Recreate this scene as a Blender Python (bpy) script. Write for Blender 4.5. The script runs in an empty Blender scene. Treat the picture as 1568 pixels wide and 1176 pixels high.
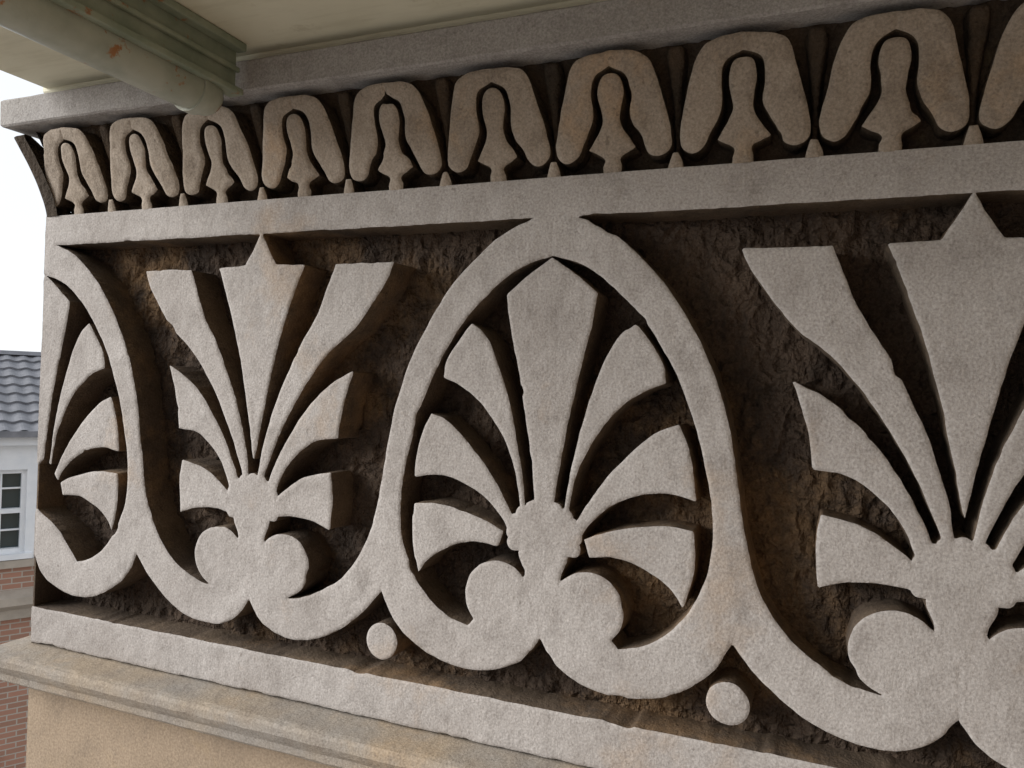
import bpy, math, random
import numpy as np
from mathutils import Vector, Matrix
random.seed(3)
scene=bpy.context.scene
rng=np.random.RandomState(7)
# ------------------------------------------------------------------ camera
FPX=1177.0; TH=math.radians(22.25); PIT=math.radians(0.34); RO=0.033
F=Vector((-math.sin(TH)*math.cos(PIT),math.cos(TH)*math.cos(PIT),math.sin(PIT)))
R0=Vector((math.cos(TH),math.sin(TH),0)); U0=R0.cross(F).normalized()
R=(R0+RO*U0).normalized(); U=(U0-RO*R0).normalized()
CAM=Vector((0,-1,0))
cam=bpy.data.cameras.new("camera"); co=bpy.data.objects.new("camera",cam)
scene.collection.objects.link(co); scene.camera=co
cam.sensor_width=36; cam.lens=36*FPX/1568; cam.clip_start=0.01; cam.clip_end=3000
m=Matrix((R,U,-F)).transposed().to_4x4(); m.translation=CAM; co.matrix_world=m
def W(x,y):   # photo measurement -> frieze plane (y=0) X,Z in metres
    d=F*FPX+R*(x-784)-U*(y-588); t=1.0/d.y
    return (d.x*t,d.z*t)
XC=-1.366; S=0.504; XB=-0.3555; XA=XB-S; XR=1.25
# ------------------------------------------------------------------ helpers
_tab=rng.rand(256,256)
def vn(x,z,s,o=0):
    x=np.asarray(x,float)*s+o*17.3+500; z=np.asarray(z,float)*s+o*9.1+500
    i=np.floor(x).astype(int); j=np.floor(z).astype(int); fx=x-i; fz=z-j
    fx=fx*fx*(3-2*fx); fz=fz*fz*(3-2*fz)
    T=lambda a,b:_tab[a%256,b%256]
    return (T(i,j)*(1-fx)+T(i+1,j)*fx)*(1-fz)+(T(i,j+1)*(1-fx)+T(i+1,j+1)*fx)*fz-0.5
def smooth_poly(pts,n=5):
    P=[np.array(p[:2],float) for p in pts]; C=[len(p)>2 for p in pts]; N=len(P)
    out=[]
    for i in range(N):
        p1,p2=P[i],P[(i+1)%N]
        p0=P[(i-1)%N] if not C[i] else 2*p1-p2
        p3=P[(i+2)%N] if not C[(i+1)%N] else 2*p2-p1
        for k in range(n):
            t=k/n
            out.append(0.5*((2*p1)+(-p0+p2)*t+(2*p0-5*p1+4*p2-p3)*t*t+(-p0+3*p1-3*p2+p3)*t**3))
    return np.array(out)
def mkobj(name,verts,faces,mats,parent=None,matidx=None,smooth=False):
    me=bpy.data.meshes.new(name); me.from_pydata(verts,[],faces); me.update()
    for mm in mats: me.materials.append(mm)
    if matidx is not None: me.polygons.foreach_set("material_index",matidx)
    if smooth: me.polygons.foreach_set("use_smooth",[True]*len(me.polygons))
    ob=bpy.data.objects.new(name,me); scene.collection.objects.link(ob)
    if parent: ob.parent=parent
    return ob
def empty(name):
    e=bpy.data.objects.new(name,None); scene.collection.objects.link(e); return e
def relief(name,shapes,x0,x1,z0,z1,cell,mapf,depth,bev,bw,draft,mats,parent,clip=None,wob=0.0008,surf=0.0012):
    nx=int(round((x1-x0)/cell))+1; nz=int(round((z1-z0)/cell))+1
    xs=x0+np.arange(nx)*cell; zs=z0+np.arange(nz)*cell
    V=np.full((nx,nz),-0.03)
    for poly in shapes:
        off=0.0
        if isinstance(poly,tuple): poly,off=poly
        lo=poly.min(0)-0.012; hi=poly.max(0)+0.012
        ia=max(0,int((lo[0]-x0)/cell)); ib=min(nx,int((hi[0]-x0)/cell)+2)
        ja=max(0,int((lo[1]-z0)/cell)); jb=min(nz,int((hi[1]-z0)/cell)+2)
        if ia>=ib or ja>=jb: continue
        X,Z=np.meshgrid(xs[ia:ib],zs[ja:jb],indexing='ij')
        d2=np.full(X.shape,1.0); ins=np.zeros(X.shape,bool)
        q=np.roll(poly,-1,0)
        for a,b in zip(poly,q):
            e=b-a; L=e@e
            if L<1e-14: continue
            t=np.clip(((X-a[0])*e[0]+(Z-a[1])*e[1])/L,0,1)
            d2=np.minimum(d2,(X-a[0]-t*e[0])**2+(Z-a[1]-t*e[1])**2)
            if a[1]!=b[1]:
                c=((a[1]>Z)!=(b[1]>Z))&(X<(b[0]-a[0])*(Z-a[1])/(b[1]-a[1])+a[0])
                ins^=c
        sd=np.sqrt(d2)*np.where(ins,1,-1)-off
        V[ia:ib,ja:jb]=np.maximum(V[ia:ib,ja:jb],sd)
    X,Z=np.meshgrid(xs,zs,indexing='ij')
    V=V+wob*2*vn(X,Z,28,1)+wob*1.4*vn(X,Z,90,2)
    ch=vn(X,Z,22,11)+0.5*vn(X,Z,60,12)     # worn chips along edges
    V=np.where(V<0.006,V-0.006*np.clip(ch-0.40,0,1)*2.4,V)
    if clip is not None: V=np.minimum(V,clip(X,Z))
    V[np.abs(V)<1e-6]=1e-6
    GX,GZ=np.gradient(V,cell); 
    ins=V>0
    def dep(v,x,z):
        k=np.clip(1-v/bw,0,1)
        return bev*k*k+surf*(vn(x,z,9,3)+1.0*vn(x,z,40,4)+0.5*vn(x,z,130,9))
    idx=-np.ones((nx,nz),int); idx[ins]=np.arange(ins.sum())
    vx=list(X[ins]); vz=list(Z[ins]); vd=list(dep(V[ins],X[ins],Z[ins]))
    c4=ins[:-1,:-1].astype(int)+ins[1:,:-1]+ins[1:,1:]+ins[:-1,1:]
    fi,fj=np.nonzero(c4==4)
    quads=np.stack([idx[fi,fj],idx[fi+1,fj],idx[fi+1,fj+1],idx[fi,fj+1]],1).tolist()
    faces=quads; walls=[]
    ed={}; low={}
    def edgev(a,b):
        k=(a,b) if a<b else (b,a)
        if k in ed: return ed[k]
        va,vb=V[a],V[b]; t=va/(va-vb)
        x=xs[a[0]]*(1-t)+xs[b[0]]*t; z=zs[a[1]]*(1-t)+zs[b[1]]*t
        g=np.array([GX[a]*(1-t)+GX[b]*t,GZ[a]*(1-t)+GZ[b]*t]); g/=(np.linalg.norm(g)+1e-9)
        vx.append(x);vz.append(z);vd.append(bev+float(surf*(vn(x,z,9,3)+vn(x,z,40,4))))
        n=len(vx)-1; ed[k]=n; low[n]=(x,z,g); return n
    pi,pj=np.nonzero((c4>0)&(c4<4))
    for i,j in zip(pi.tolist(),pj.tolist()):
        cs=[(i,j),(i+1,j),(i+1,j+1),(i,j+1)]
        poly=[];tr=[]
        for k in range(4):
            a=cs[k];b=cs[(k+1)%4]
            if ins[a]: poly.append(int(idx[a]))
            if ins[a]!=ins[b]:
                e=edgev(a,b); poly.append(e); tr.append((e,bool(ins[a])))
        if len(poly)>=3: faces.append(poly)
        for k in range(len(tr)):
            if tr[k][1]: walls.append((tr[k][0],tr[(k+1)%len(tr)][0]))
    nfront=len(faces)
    rings={}
    fr=[0.3,0.65,1.0]
    for n,(x,z,g) in low.items():
        r=[n]
        for q,f in enumerate(fr):
            o=draft*f+0.0022*float(vn(x,z,70,5+q))
            vx.append(x-g[0]*o);vz.append(z-g[1]*o);vd.append(bev+(depth-bev)*f+ (0.004 if f==1 else 0))
            r.append(len(vx)-1)
        rings[n]=r
    for a,b in walls:
        ra,rb=rings[a],rings[b]
        for q in range(3): faces.append([rb[q],ra[q],ra[q+1],rb[q+1]])
    x,y,z=mapf(np.array(vx),np.array(vz),np.array(vd))
    verts=np.stack([x,y,z],1).tolist()
    mi=[0]*nfront+[1]*(len(faces)-nfront)
    ob=mkobj(name,verts,faces,mats,parent,mi)
    me=ob.data
    me.polygons.foreach_set("use_smooth",[True]*len(faces))
    try: me.set_sharp_from_angle(angle=math.radians(55))
    except Exception: pass
    return ob
# ------------------------------------------------------------------ materials
def newmat(name):
    m=bpy.data.materials.new(name); m.use_nodes=True
    nt=m.node_tree; b=nt.nodes["Principled BSDF"]; return m,nt,b
def nz(nt,vec,scale,detail=5,rough=0.6):
    n=nt.nodes.new("ShaderNodeTexNoise"); n.inputs["Scale"].default_value=scale
    n.inputs["Detail"].default_value=detail; n.inputs["Roughness"].default_value=rough
    nt.links.new(vec,n.inputs["Vector"]); return n.outputs["Fac"]
def ramp(nt,src,a,b,ca=(0,0,0,1),cb=(1,1,1,1)):
    r=nt.nodes.new("ShaderNodeValToRGB"); r.color_ramp.elements[0].position=a; r.color_ramp.elements[1].position=b
    r.color_ramp.elements[0].color=ca; r.color_ramp.elements[1].color=cb
    nt.links.new(src,r.inputs[0]); return r.outputs[0]
def mix(nt,f,a,b,mode='MIX'):
    n=nt.nodes.new("ShaderNodeMix"); n.data_type='RGBA'; n.blend_type=mode
    for s,v in ((n.inputs[0],f),(n.inputs[6],a),(n.inputs[7],b)):
        if hasattr(v,'is_output'): nt.links.new(v,s)
        elif isinstance(v,(int,float)): s.default_value=v
        else: s.default_value=(*v,1)
    return n.outputs[2]
def mathn(nt,op,a,b):
    n=nt.nodes.new("ShaderNodeMath"); n.operation=op
    for s,v in ((n.inputs[0],a),(n.inputs[1],b)):
        if hasattr(v,'is_output'): nt.links.new(v,s)
        else: s.default_value=v
    return n.outputs[0]
def bump(nt,b,h,strength,dist):
    n=nt.nodes.new("ShaderNodeBump"); n.inputs["Strength"].default_value=strength; n.inputs["Distance"].default_value=dist
    nt.links.new(h,n.inputs["Height"]); nt.links.new(n.outputs[0],b.inputs["Normal"])
def stone(name,c1,c2,stain,stainamt,dark,fine=260,bs=0.6,bd=0.0016,chisel=0,dkamt=0.65,crust=0):
    m,nt,b=newmat(name)
    tc=nt.nodes.new("ShaderNodeTexCoord"); v=tc.outputs["Object"]
    col=mix(nt,ramp(nt,nz(nt,v,7,3),0.35,0.65),c1,c2)
    col=mix(nt,ramp(nt,nz(nt,v,3.3,6,0.7),0.62-stainamt,0.80-stainamt),col,stain)
    dk=ramp(nt,nz(nt,v,16,6,0.75),0.50,0.78)
    col=mix(nt,mathn(nt,'MULTIPLY',dk,dkamt),col,dark)
    pt=ramp(nt,nz(nt,v,95,2,0.6),0.66,0.74)
    col=mix(nt,mathn(nt,'MULTIPLY',pt,0.5),col,dark)
    sp=ramp(nt,nz(nt,v,fine*1.2,2,0.6),0.25,0.7,(0.68,0.67,0.66,1),(1.14,1.14,1.14,1))
    col=mix(nt,1.0,col,sp,'MULTIPLY')
    nt.links.new(col,b.inputs["Base Color"]); b.inputs["Roughness"].default_value=0.95
    b.inputs["Specular IOR Level"].default_value=0.15
    hh=mathn(nt,'ADD',nz(nt,v,fine,3,0.7),mathn(nt,'MULTIPLY',nz(nt,v,45,4,0.65),1.6))
    if chisel:
        mp=nt.nodes.new("ShaderNodeMapping"); mp.inputs["Scale"].default_value=(1,1,0.28); mp.inputs["Rotation"].default_value=(0,math.radians(14),0)
        nt.links.new(v,mp.inputs["Vector"])
        hh=mathn(nt,'ADD',hh,mathn(nt,'MULTIPLY',nz(nt,mp.outputs[0],110,2,0.6),chisel))
    if crust:
        vo=nt.nodes.new("ShaderNodeTexVoronoi"); vo.inputs["Scale"].default_value=75
        wv=nt.nodes.new("ShaderNodeMix"); wv.data_type='VECTOR'; wv.inputs[0].default_value=0.04
        nn=nt.nodes.new("ShaderNodeTexNoise"); nn.inputs["Scale"].default_value=30; nn.inputs["Detail"].default_value=3
        nt.links.new(v,nn.inputs["Vector"]); nt.links.new(v,wv.inputs[4]); nt.links.new(nn.outputs["Color"],wv.inputs[5])
        nt.links.new(wv.outputs[1],vo.inputs["Vector"])
        hh=mathn(nt,'ADD',hh,mathn(nt,'MULTIPLY',vo.outputs["Distance"],crust))
    bump(nt,b,hh,bs,bd)
    return m
M_face=stone("patinated_stone",(0.455,0.432,0.415),(0.385,0.360,0.342),(0.42,0.335,0.26),0.05,(0.19,0.17,0.155),dkamt=0.6)
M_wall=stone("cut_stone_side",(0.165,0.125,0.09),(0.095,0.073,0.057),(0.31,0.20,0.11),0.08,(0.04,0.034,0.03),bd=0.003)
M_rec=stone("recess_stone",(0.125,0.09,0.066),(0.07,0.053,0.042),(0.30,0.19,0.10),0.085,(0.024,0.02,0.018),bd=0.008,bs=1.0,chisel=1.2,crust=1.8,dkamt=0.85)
M_egg=stone("weathered_stone",(0.40,0.345,0.29),(0.31,0.26,0.21),(0.45,0.31,0.19),0.08,(0.12,0.095,0.075))
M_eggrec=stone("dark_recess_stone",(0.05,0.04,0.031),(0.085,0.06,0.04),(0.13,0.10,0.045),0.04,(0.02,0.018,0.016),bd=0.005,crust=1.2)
M_fil=stone("grey_stone",(0.41,0.395,0.388),(0.34,0.325,0.315),(0.41,0.34,0.265),0.0,(0.18,0.165,0.155))
M_ledge=stone("ledge_stone",(0.33,0.305,0.275),(0.38,0.315,0.24),(0.44,0.33,0.215),0.08,(0.18,0.15,0.13))
M_wallst=stone("ashlar_stone",(0.38,0.30,0.22),(0.33,0.26,0.19),(0.43,0.33,0.21),0.1,(0.2,0.165,0.13),fine=200,bs=0.4)
m,nt,b=newmat("painted_soffit"); tc=nt.nodes.new("ShaderNodeTexCoord"); v=tc.outputs["Object"]
col=mix(nt,ramp(nt,nz(nt,v,5,4,0.6),0.3,0.7),(0.76,0.74,0.60),(0.67,0.65,0.51))
mpv=nt.nodes.new("ShaderNodeMapping"); mpv.inputs["Scale"].default_value=(0.15,1,1); nt.links.new(v,mpv.inputs["Vector"])
col=mix(nt,mathn(nt,'MULTIPLY',ramp(nt,nz(nt,mpv.outputs[0],30,4,0.7),0.5,0.8),0.5),col,(0.44,0.41,0.29))
col=mix(nt,mathn(nt,'MULTIPLY',ramp(nt,nz(nt,v,9,5,0.75),0.58,0.68),0.4),col,(0.38,0.33,0.22))
nt.links.new(col,b.inputs["Base Color"]); b.inputs["Roughness"].default_value=0.8; bump(nt,b,nz(nt,mpv.outputs[0],40,3),0.3,0.002); M_soff=m
# ------------------------------------------------------------------ frieze shapes
def local(pts,ax,side=1):
    out=[]
    for p in pts:
        x,z=W(p[0],p[1])
        out.append(((0.002*side if len(p)>3 else x-ax),z)+tuple(p[2:3]))
    return out
def mirror(l): return [(-p[0],)+tuple(p[1:]) for p in l][::-1]
def sym(l):
    l=[((0.0 if (k==0 or k==len(l)-1) else p[0]),)+tuple(p[1:]) for k,p in enumerate(l)]
    return l+mirror(l)[1:-1]
def circ(cx,cz,r,n=40): return np.array([(cx+r*math.cos(2*math.pi*k/n),cz+r*math.sin(2*math.pi*k/n)) for k in range(n)])
c=1
loopB=local([(848,322,c,c),(812,336),(769,359),(727,396),(690,440),(655,495),(626,556),(604,626),(590,696),(580,756),(573,805),(572,855),(577,885),(583,905,c),
 (600,945),(630,982),(670,1010),(715,1025),(765,1024),(803,1008),(828,975,c,c),(829,880,c,c),(790,895,c),(762,912,c),(716,958,c),(690,946),(662,922),(638,888),(622,850),(613,810),(614,750),(625,690),(645,620),(675,550),(712,490),(757,440),(800,408),(848,391,c,c)],XB)
cenB=sym(local([(847,391,c),(812,416),(774,450,c),(779,500),(792,570),(804,650),(812,720),(817,775,c),(828,790,c)],XB))
petB=[local([(722,488,c),(701,516),(680,550),(674,581,c),(705,595),(738,625),(766,671),(785,722),(794,785,c),(808,785,c),(802,720),(788,640),(769,565),(747,513)],XB),
 local([(658,627,c),(643,662),(634,700),(630,735,c),(668,731),(704,741),(738,763),(764,793),(776,818,c),(792,800,c),(774,760),(748,714),(714,669),(686,641)],XB),
 local([(631,767,c),(627,800),(630,845),(639,886,c),(656,861),(685,843),(722,834),(765,841,c),(775,812,c),(746,794),(705,777),(665,767)],XB)]
scrA=local([(585,740,c),(577,770),(567,810),(548,852),(522,885),(490,905),(462,915),(441,917,c),(431,878,c),(384,850,c,c),(384,918,c,c),(397,950),(428,974),(470,980),(512,968),(552,940),(583,905,c),(596,850,c),(600,760,c)],XA,-1)
cenA=sym(local([(398,350,c),(388,378),(374,405,c),(332,409,c),(344,450),(360,520),(373,600),(383,680),(389,735,c),(395,750,c)],XA))
petA=[local([(219,412,c),(227,440),(243,473),(261,505),(291,539),(319,587),(343,644),(361,700),(373,750,c),(385,750,c),(377,680),(362,610),(339,540),(313,478),(294,409,c)],XA),
 local([(256,554,c),(262,582),(268,615),(271,658,c),(300,665),(322,687),(340,718),(354,767,c),(371,755,c),(361,715),(342,663),(317,615),(290,579)],XA),
 local([(277,700,c),(272,735),(273,788,c),(300,780),(328,781),(352,788,c),(357,762,c),(340,739),(314,715)],XA)]
def bulb(cz,r,n=11,half=math.radians(118)):
    pts=[]
    K=n*8
    for k in range(K+1):
        a=-half+2*half*k/K
        rr=r*(1-0.07*(1-abs(math.sin(math.pi*(k/8.0)))**0.6))
        pts.append((rr*math.sin(a),cz+rr*math.cos(a)*0.95))
    return pts
zbB=W(826,822)[1]
def add(shapes,pts,ax,mir=False,raw=False,off=0.0):
    l=mirror(pts) if mir else pts
    a=np.array([p[:2] for p in l]) if raw else smooth_poly(l)
    a=a.copy(); a[:,0]+=ax; shapes.append((a,off) if off else a)
shapes=[]
PO=0.0038
for k in range(-1,3):
    ax=XB+2*S*k
    for mi in (False,True):
        add(shapes,loopB,ax,mi)
        for p in petB: add(shapes,p,ax,mi,off=PO)
    add(shapes,cenB,ax,off=0.002)
for k in range(0,3):
    ax=XA+2*S*k
    for mi in (False,True):
        add(shapes,scrA,ax,not mi)
        for p in petA: add(shapes,p,ax,mi,off=PO-0.0005)
    add(shapes,cenA,ax,off=0.0018)
for k in range(-1,5):
    ax=XB+S*k
    add(shapes,bulb(zbB,0.055),ax,raw=True)
    add(shapes,[(-0.033,zbB-0.02),(0.033,zbB-0.02),(0.026,zbB-0.055),(0.035,zbB-0.09),(-0.035,zbB-0.09),(-0.026,zbB-0.055)],ax)
    for s in (-1,1): shapes.append(circ(ax+s*0.066,-0.294,0.050))
    add(shapes,circ(S/2,-0.386,0.0265).tolist(),ax,raw=True)
shapes.append(np.array([(-3,0.239),(3,0.239),(3,0.5),(-3,0.5)]))
shapes.append(np.array([(-3,-0.5035),(3,-0.5035),(3,-0.438),(-3,-0.438)]))
ent=empty("stone_entablature")
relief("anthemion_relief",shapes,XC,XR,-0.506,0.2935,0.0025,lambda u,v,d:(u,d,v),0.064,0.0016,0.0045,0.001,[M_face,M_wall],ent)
def gridsurf(name,x0,x1,z0,z1,cx,fn,mat,parent):
    nx=int((x1-x0)/cx)+2; nzz=int((z1-z0)/cx)+2
    xs=np.linspace(x0,x1,nx); zs=np.linspace(z0,z1,nzz); X,Z=np.meshgrid(xs,zs,indexing='ij')
    x,y,z=fn(X,Z); v=np.stack([x.ravel(),y.ravel(),z.ravel()],1).tolist()
    I=np.arange(nx*nzz).reshape(nx,nzz)
    f=np.stack([I[:-1,:-1].ravel(),I[1:,:-1].ravel(),I[1:,1:].ravel(),I[:-1,1:].ravel()],1).tolist()
    return mkobj(name,v,f,[mat],parent,smooth=True)
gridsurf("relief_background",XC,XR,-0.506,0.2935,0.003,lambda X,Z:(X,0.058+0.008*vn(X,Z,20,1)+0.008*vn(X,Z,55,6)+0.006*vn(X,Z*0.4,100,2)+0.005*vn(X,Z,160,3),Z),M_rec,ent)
# ------------------------------------------------------------------ egg band
EH=0.156; P=S/3
def yf(v): return -0.047*np.clip(v/EH,0,1)**1.35
eg_fr=[(0,.94),(-.032,.925),(-.0515,.86),(-.0620,.71),(-.070,.53),(-.0765,.36),(-.0790,.23),(-.075,.15),(-.062,.115),(-.049,.15),(-.0405,.25),(-.0305,.36),(-.0240,.47),(-.0258,.63),(-.0205,.765),(0,.835)]
eg_key=[(0,.78),(-.0120,.75),(-.0170,.64),(-.0140,.52),(-.0120,.43),(-.0165,.35),(-.0245,.275),(-.0315,.205,1),(-.0215,.17),(-.013,.145),(-.010,.11),(-.0125,.06,1),(-.0125,-.05,1),(0,-.05,1)]
def sc(l): return [(p[0],p[1]*EH)+tuple(p[2:]) for p in l]
frame=sc(eg_fr); key=sc(eg_key)
flh=[(0.001,frame[0][1],1)]+[p for p in frame[1:-1]]+[(0.001,frame[-1][1],1)]
key_full=key+[(-p[0],)+tuple(p[1:]) for p in key[::-1]][1:-1]
stub=sc([(.004,.14,1),(.009,.05),(.012,-.05,1),(-.012,-.05,1),(-.009,.05),(-.004,.14,1)])
dart=sc([(-.010,.90),(0,.95),(.010,.90),(.0045,.5),(.0025,-.05,1),(-.0025,-.05,1),(-.0045,.5)])
es=[];ds=[]
n=int((XR-XC)/P)+1
rj=random.Random(5)
for k in range(n):
    cx=XC+P*(k+0.5)
    for mi in (False,True):
        j=[(p[0]+(rj.uniform(-.0009,.0009) if 0<i<len(flh)-1 else 0),p[1]+rj.uniform(-.0009,.0009))+tuple(p[2:]) for i,p in enumerate(flh)]
        add(es,j,cx,mi)
    add(es,[(p[0]+rj.uniform(-.0007,.0007),p[1]+rj.uniform(-.0007,.0007))+tuple(p[2:]) for p in key_full],cx)
    if k>0: add(es,stub,cx-P/2); add(ds,dart,cx-P/2)
corner=[(XC-.08,-.02,1),(XC+.018,-.02,1),(XC+.015,.012),(XC+.004,.03),(XC+.006,.06),(XC+.001,.10),(XC-.012,.125),(XC-.03,.142,1),(XC-.08,.142,1)]
es.append(smooth_poly(corner))
clipf=lambda X,Z:(X-(XC+yf(Z)))
mf=lambda u,v,d:(u,yf(v)+d,0.2932+v)
ms=lambda u,v,d:(XC+yf(v)+d,u-XC,0.2932+v)
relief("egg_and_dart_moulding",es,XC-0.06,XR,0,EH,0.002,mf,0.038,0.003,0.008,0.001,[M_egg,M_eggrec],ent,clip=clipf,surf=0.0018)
relief("dart_ridges",ds,XC-0.06,XR,0,EH,0.0025,lambda u,v,d:(u,yf(v)+d+0.018,0.2932+v),0.02,0.003,0.004,0.004,[M_eggrec,M_eggrec],ent)
relief("egg_and_dart_return",[e for e in es if e[:,0].min()<XC+0.7],XC-0.06,XC+0.6,0,EH,0.003,ms,0.030,0.002,0.006,0.003,[M_egg,M_eggrec],ent,clip=clipf)
def eggbg(X,Z):
    Xq=np.maximum(X,XC+yf(Z)+0.030)
    return (Xq,yf(Z)+0.036+0.006*vn(X,Z,60,1)+0.006*vn(X,Z,150,2),0.2932+Z)
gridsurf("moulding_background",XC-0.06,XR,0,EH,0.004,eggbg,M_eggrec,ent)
gridsurf("moulding_background_return",XC-0.06,XC+0.7,0,EH,0.006,lambda X,Z:(lambda a:(a[1]+XC,a[0]-XC,a[2]))(eggbg(X,Z)),M_eggrec,ent)
# ------------------------------------------------------------------ swept mouldings
def sweep(name,prof,mat,parent,x1=XR,ret=2.5,corner=XC,seg=0.02,amp=0.0008):
    v=[];f=[]
    xs=list(np.arange(corner,x1,seg))+[x1]
    n=len(prof)
    stations=[('r',ret)]+[('r',ret*q/30) for q in range(29,0,-1)]+[('c',0)]+[('f',x) for x in xs[1:]]
    for t,s in stations:
        for k,(o,z) in enumerate(prof):
            if t=='r': p=[corner-o,s,z]
            elif t=='c': p=[corner-o,-o,z]
            else: p=[s,-o,z]
            q=p[0]+p[1]
            p[1]-=amp*2*float(vn(q,z+k*0.13,30,1)); p[2]+=amp*2*float(vn(q,z+k*0.31,40,2))
            v.append(p)
    for a in range(len(stations)-1):
        for k in range(n):
            kk=(k+1)%n
            f.append([a*n+k,(a+1)*n+k,(a+1)*n+kk,a*n+kk])
    return mkobj(name,v,f,[mat],parent)
sweep("top_fillet",[(-.08,.4495),(.045,.4495),(.052,.4505),(.055,.4535),(.0555,.497),(.052,.5005),(-.08,.501)],M_fil,ent)
sweep("cove",[(-.08,.5045),(.022,.5045),(.03,.508),(.034,.514),(.034,.53),(-.08,.53)],M_soff,ent,corner=XC+0.06)
sweep("lower_ledge",[(-.1,-.5065),(.0,-.5065),(.050,-.511),(.058,-.5135),(.061,-.519),(.061,-.530),(.055,-.540),(.049,-.548),(.047,-.560),(.042,-.565),(-.1,-.566)],M_ledge,ent)
sweep("ashlar_wall",[(-.3,-8),(0,-8),(0,-3),(0,-1.4),(0,-.565),(-.3,-.565)],M_wallst,ent,seg=0.1,amp=0.0005)
def box(name,a,b,mat,parent,bev=0.0):
    (x0,y0,z0),(x1,y1,z1)=a,b
    v=[(x0,y0,z0),(x1,y0,z0),(x1,y1,z0),(x0,y1,z0),(x0,y0,z1),(x1,y0,z1),(x1,y1,z1),(x0,y1,z1)]
    f=[(0,3,2,1),(4,5,6,7),(0,1,5,4),(1,2,6,5),(2,3,7,6),(3,0,4,7)]
    o=mkobj(name,v,f,[mat],parent)
    if bev:
        md=o.modifiers.new("b",'BEVEL'); md.width=bev; md.segments=2
    return o
box("return_face",(XC,0.002,-0.506),(XC+0.004,2.5,0.2935),M_wall,ent)
box("wall_core",(XC+0.08,0.09,-7.9),(XR,2.4,3.4),M_wallst,ent)
box("cornice_soffit",(-1.335,-1.5,0.518),(XR,0.3,0.66),M_soff,ent,0.006)
box("cornice_fascia",(-1.42,-1.58,0.661),(XR,0.3,0.80),M_soff,ent,0.01)
box("light_blocker_shaft",(0.66,-1.45,-7.95),(1.4,0.4,0.30),M_wallst,ent,0.01)  # invented pier, out of view; shaft, capital and abacus block light from the right
box("light_blocker_capital",(0.63,-1.49,0.302),(1.43,0.42,0.42),M_egg,ent,0.012)
box("light_blocker_abacus",(0.60,-1.53,0.422),(1.46,0.44,0.517),M_fil,ent,0.01)
# ------------------------------------------------------------------ green metal pipe + angle under soffit
m,nt,b=newmat("green_painted_metal"); tc=nt.nodes.new("ShaderNodeTexCoord"); v=tc.outputs["Object"]
col=mix(nt,ramp(nt,nz(nt,v,20,4),0.4,0.65),(0.22,0.265,0.20),(0.31,0.345,0.27))
col=mix(nt,ramp(nt,nz(nt,v,22,5,0.7),0.60,0.66),col,(0.30,0.14,0.06))
nt.links.new(col,b.inputs["Base Color"]); b.inputs["Roughness"].default_value=0.45; bump(nt,b,nz(nt,v,90,3),0.3,0.002); M_green=m
m,nt,b=newmat("weathered_cream_paint"); tc=nt.nodes.new("ShaderNodeTexCoord"); v=tc.outputs["Object"]
col=mix(nt,ramp(nt,nz(nt,v,15,4),0.4,0.65),(0.43,0.455,0.39),(0.33,0.36,0.30))
col=mix(nt,ramp(nt,nz(nt,v,26,5,0.7),0.575,0.64),col,(0.36,0.17,0.07))
nt.links.new(col,b.inputs["Base Color"]); b.inputs["Roughness"].default_value=0.3; bump(nt,b,nz(nt,v,90,3),0.3,0.002); M_cream=m
pipe=empty("metal_drain_pipe")
def lathe(name,cx,cz,prof,mat,parent,n=32):
    v=[];f=[]
    for (y,r) in prof:
        for k in range(n):
            a=2*math.pi*k/n; v.append((cx+r*math.cos(a),y,cz+r*math.sin(a)))
    for i in range(len(prof)-1):
        for k in range(n):
            f.append((i*n+k,i*n+(k+1)%n,(i+1)*n+(k+1)%n,(i+1)*n+k))
    f.append(tuple(range(n))); f.append(tuple((len(prof)-1)*n+k for k in range(n)))
    o=mkobj(name,v,f,[mat],parent,smooth=True)
    try:o.data.set_sharp_from_angle(angle=math.radians(40))
    except Exception: pass
    return o
lathe("pipe_tube",-0.888,0.430,[(-1.45,.031),(-.108,.031),(-.098,.0295),(-.089,.025),(-.084,.016),(-.0825,.004)],M_cream,pipe)
lathe("pipe_collar",-0.888,0.430,[(-.135,.0305),(-.135,.0345),(-.117,.0345),(-.117,.0305)],M_cream,pipe)
box("channel_web",(-0.872,-1.45,0.448),(-0.860,-.068,0.5165),M_green,pipe,0.002)
box("channel_bottom_flange",(-0.8735,-1.45,0.438),(-0.845,-.066,0.4478),M_green,pipe,0.002)
box("channel_mid_rib",(-0.8598,-1.45,0.474),(-0.853,-.067,0.482),M_green,pipe,0.002)
box("channel_top_flange",(-0.8598,-1.45,0.505),(-0.842,-.066,0.517),M_green,pipe,0.002)
# ------------------------------------------------------------------ ground
m,nt,b=newmat("paving"); tc=nt.nodes.new("ShaderNodeTexCoord"); v=tc.outputs["Object"]
nt.links.new(mix(nt,nz(nt,v,2,4),(0.24,0.235,0.22),(0.34,0.33,0.31)),b.inputs["Base Color"]); b.inputs["Roughness"].default_value=0.9
mkobj("ground",[(-800,-800,-8),(800,-800,-8),(800,800,-8),(-800,800,-8)],[(0,1,2,3)],[m])
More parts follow.
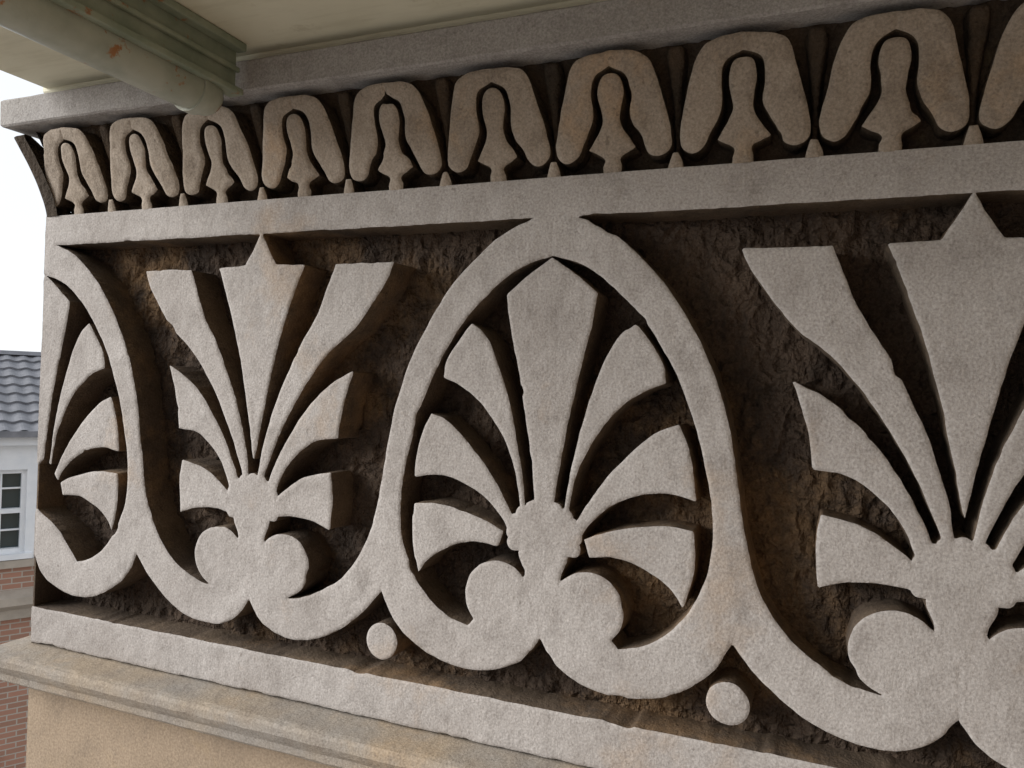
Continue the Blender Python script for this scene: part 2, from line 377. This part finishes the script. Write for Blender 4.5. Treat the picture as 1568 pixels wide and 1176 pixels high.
# ------------------------------------------------------------------ brick houses
def flat(name,c1,c2=None,rough=0.7,scale=6):
    m,nt,b=newmat(name); tc=nt.nodes.new("ShaderNodeTexCoord")
    nt.links.new(mix(nt,ramp(nt,nz(nt,tc.outputs["Object"],scale,5),0.35,0.65),c1,c2 or tuple(x*0.8 for x in c1)),b.inputs["Base Color"])
    b.inputs["Roughness"].default_value=rough; return m
m,nt,b=newmat("brick"); tc=nt.nodes.new("ShaderNodeTexCoord")
sx=nt.nodes.new("ShaderNodeSeparateXYZ"); nt.links.new(tc.outputs["Object"],sx.inputs[0]); cb=nt.nodes.new("ShaderNodeCombineXYZ")
nt.links.new(mathn(nt,'ADD',sx.outputs[0],sx.outputs[1]),cb.inputs[0]); nt.links.new(sx.outputs[2],cb.inputs[1])
bt=nt.nodes.new("ShaderNodeTexBrick"); bt.inputs["Scale"].default_value=1; bt.inputs["Brick Width"].default_value=.225; bt.inputs["Row Height"].default_value=.075
bt.inputs["Mortar Size"].default_value=.008; bt.inputs["Color1"].default_value=(.38,.2,.14,1); bt.inputs["Color2"].default_value=(.30,.17,.12,1); bt.inputs["Mortar"].default_value=(.40,.36,.31,1)
nt.links.new(cb.outputs[0],bt.inputs["Vector"]); nt.links.new(bt.outputs["Color"],b.inputs["Base Color"]); b.inputs["Roughness"].default_value=.9; M_brick=m
M_white=flat("white_paint",(.78,.80,.82),(.7,.73,.76)); M_tile=flat("slate_tile",(.20,.205,.225),(.14,.145,.16),0.7,9)
m,nt,b=newmat("window_glass"); b.inputs["Base Color"].default_value=(.03,.05,.055,1); b.inputs["Roughness"].default_value=.08; M_glass=m
M_pent=flat("stone_coping",(.42,.37,.31),(.34,.30,.25))
HX0,HX1=-7.5,4
def prism(name,prof,x0,x1,mat,house):
    n=len(prof); v=[(x0,y,z) for y,z in prof]+[(x1,y,z) for y,z in prof]
    f=[tuple(range(n)),tuple(range(n,2*n))[::-1]]+[(k,n+k,n+(k+1)%n,(k+1)%n) for k in range(n)]
    return mkobj(name,v,f,[mat],house)
def build_house(nm,loc,rot,up,lo,dz=0.0):
    house=empty(nm)
    def wallpan(name,x0,x1,z0,z1,ops,mat,y0=0,y1=.3):
        xs=sorted({x0,x1,*[q for o in ops for q in o[:2]]}); zs=sorted({z0,z1,*[q for o in ops for q in o[2:]]})
        v=[];f=[]
        for a,b_ in zip(xs,xs[1:]):
            for c_,d in zip(zs,zs[1:]):
                mx,mz=(a+b_)/2,(c_+d)/2
                if any(o[0]<mx<o[1] and o[2]<mz<o[3] for o in ops): continue
                k=len(v); v+=[(a,y0,c_),(b_,y0,c_),(b_,y1,c_),(a,y1,c_),(a,y0,d),(b_,y0,d),(b_,y1,d),(a,y1,d)]
                f+=[tuple(k+q for q in r) for r in ((0,3,2,1),(4,5,6,7),(0,1,5,4),(1,2,6,5),(2,3,7,6),(3,0,4,7))]
        return mkobj(name,v,f,[mat],house)
    wallpan("upper_wall",HX0,HX1,-2.5,-.72,up,M_white)
    wallpan("lower_wall",HX0,HX1,-8-dz,-2.5,lo,M_brick)
    box("side_wall",(HX0,.301,-8-dz),(HX1,4.6,-.72),M_brick,house)
    def window(o):
        x0,x1,z0,z1=o; t=.055
        box("window_pane",(x0,.16,z0),(x1,.17,z1),M_glass,house)
        for a,b_ in (((x0,.06,z0),(x0+t,.158,z1)),((x1-t,.06,z0),(x1,.158,z1)),((x0+t,.06,z1-t),(x1-t,.158,z1)),((x0+t,.06,z0),(x1-t,.158,z0+t)),((x0+t,.07,(z0+z1)/2-.03),(x1-t,.157,(z0+z1)/2+.03))):
            box("window_frame",a,b_,M_white,house)
        w=(x1-x0-2*t)
        for k in (1,2,3):
            xx=x0+t+w*k/4; box("glazing_bar",(xx-.011,.10,z0+t),(xx+.011,.156,z1-t),M_white,house)
        for q in (.27,.77):
            zz=z0+(z1-z0)*q; box("glazing_bar",(x0+t,.104,zz-.01),(x1-t,.15,zz+.01),M_white,house)
        box("window_sill",(x0-.08,-.07,z0-.07),(x1+.08,.05,z0-.002),M_white,house)
    for o in up+lo: window(o)
    box("eaves_fascia",(HX0,-.14,-.95),(HX1,-.003,-.80),M_white,house)
    box("gutter",(HX0,-.25,-.84),(HX1,-.142,-.76),M_tile,house)
    box("string_course",(HX0,-.06,-2.56),(HX1,-.003,-2.46),M_pent,house)
    prism("lower_cornice",[(-.003,-2.86),(-.22,-2.92),(-.22,-3.02),(-.1,-3.1),(-.1,-3.22),(-.003,-3.25)],HX0,HX1,M_pent,house)
    def roof(name,y0,z0,y1,z1,nc):
        L=math.hypot(y1-y0,z1-z0); ty,tz=(y1-y0)/L,(z1-z0)/L; ny,nzv=-tz,ty
        xs=np.arange(HX0-.15,HX1+.15,.03); v=[];f=[]
        for c_ in range(nc):
            for q,(s,h) in enumerate(((c_/nc,.035),((c_+.999)/nc,.004))):
                for x in xs:
                    hh=h+.014*math.sin(2*math.pi*x/.21)
                    v.append((float(x),y0+ty*L*s+ny*hh,z0+tz*L*s+nzv*hh))
        n=len(xs)
        for r in range(2*nc-1):
            for i in range(n-1): f.append((r*n+i,r*n+i+1,(r+1)*n+i+1,(r+1)*n+i))
        return mkobj(name,v,f,[M_tile],house)
    roof("tiled_roof",-.2,-.79,2.2,.27,9)
    prism("roof_back",[(2.2,.27),(4.7,-.8),(4.6,-.85),(0,-.78),(-.1,-.76)],HX0,HX1,M_tile,house)
    prism("ridge_tiles",[(2.1,.27),(2.15,.33),(2.25,.33),(2.3,.27)],HX0,HX1,M_tile,house)
    house.location=loc; house.rotation_euler=(0,0,rot)
build_house("light_blocker_house",(-9.82,5.90,0),math.radians(61),[(x,x+1.0,-2.38,-1.28) for x in (-5.9,-3.4,-.87,1.6)],[(x,x+.9,-5.0,-3.95) for x in (-5.9,-3.4,-1.05,1.5)])
build_house("light_blocker_house",(3.2,-6.5,5.5),math.radians(180),[(x,x+1.0,-2.38,-1.28) for x in (-5.9,-3.4,-.87,1.6)],[(x,x+.9,z,z+1.3) for x in (-5.9,-3.4,-1.05,1.5) for z in (-5.6,-8.6,-11.6)],dz=5.5)  # invented house behind the camera, unseen, added to block light from the front
# ------------------------------------------------------------------ light
sd=Vector((-0.80,-0.52,0.38)).normalized()
el=math.asin(sd.z); az=math.atan2(sd.x,sd.y)
w=bpy.data.worlds.new("World"); scene.world=w; w.use_nodes=True; nt=w.node_tree
sky=nt.nodes.new("ShaderNodeTexSky"); sky.sky_type='NISHITA'; sky.sun_disc=False; sky.sun_elevation=el; sky.sun_rotation=az
hs=nt.nodes.new("ShaderNodeHueSaturation"); hs.inputs["Saturation"].default_value=0.5
nt.links.new(sky.outputs[0],hs.inputs["Color"])
cl=mix(nt,0.8,hs.outputs[0],(8.6,8.9,9.4))   # thin white overcast
nt.links.new(cl,nt.nodes["Background"].inputs[0]); nt.nodes["Background"].inputs[1].default_value=0.13
sl=bpy.data.lights.new("sun",'SUN'); sl.energy=4.3; sl.angle=math.radians(40); sl.color=(1,.97,.935)
so=bpy.data.objects.new("sun",sl); scene.collection.objects.link(so); so.rotation_euler=(-sd).to_track_quat('-Z','Y').to_euler()
scene.view_settings.view_transform='Standard'; scene.view_settings.look='None'; scene.view_settings.exposure=0
print("done",len(shapes))
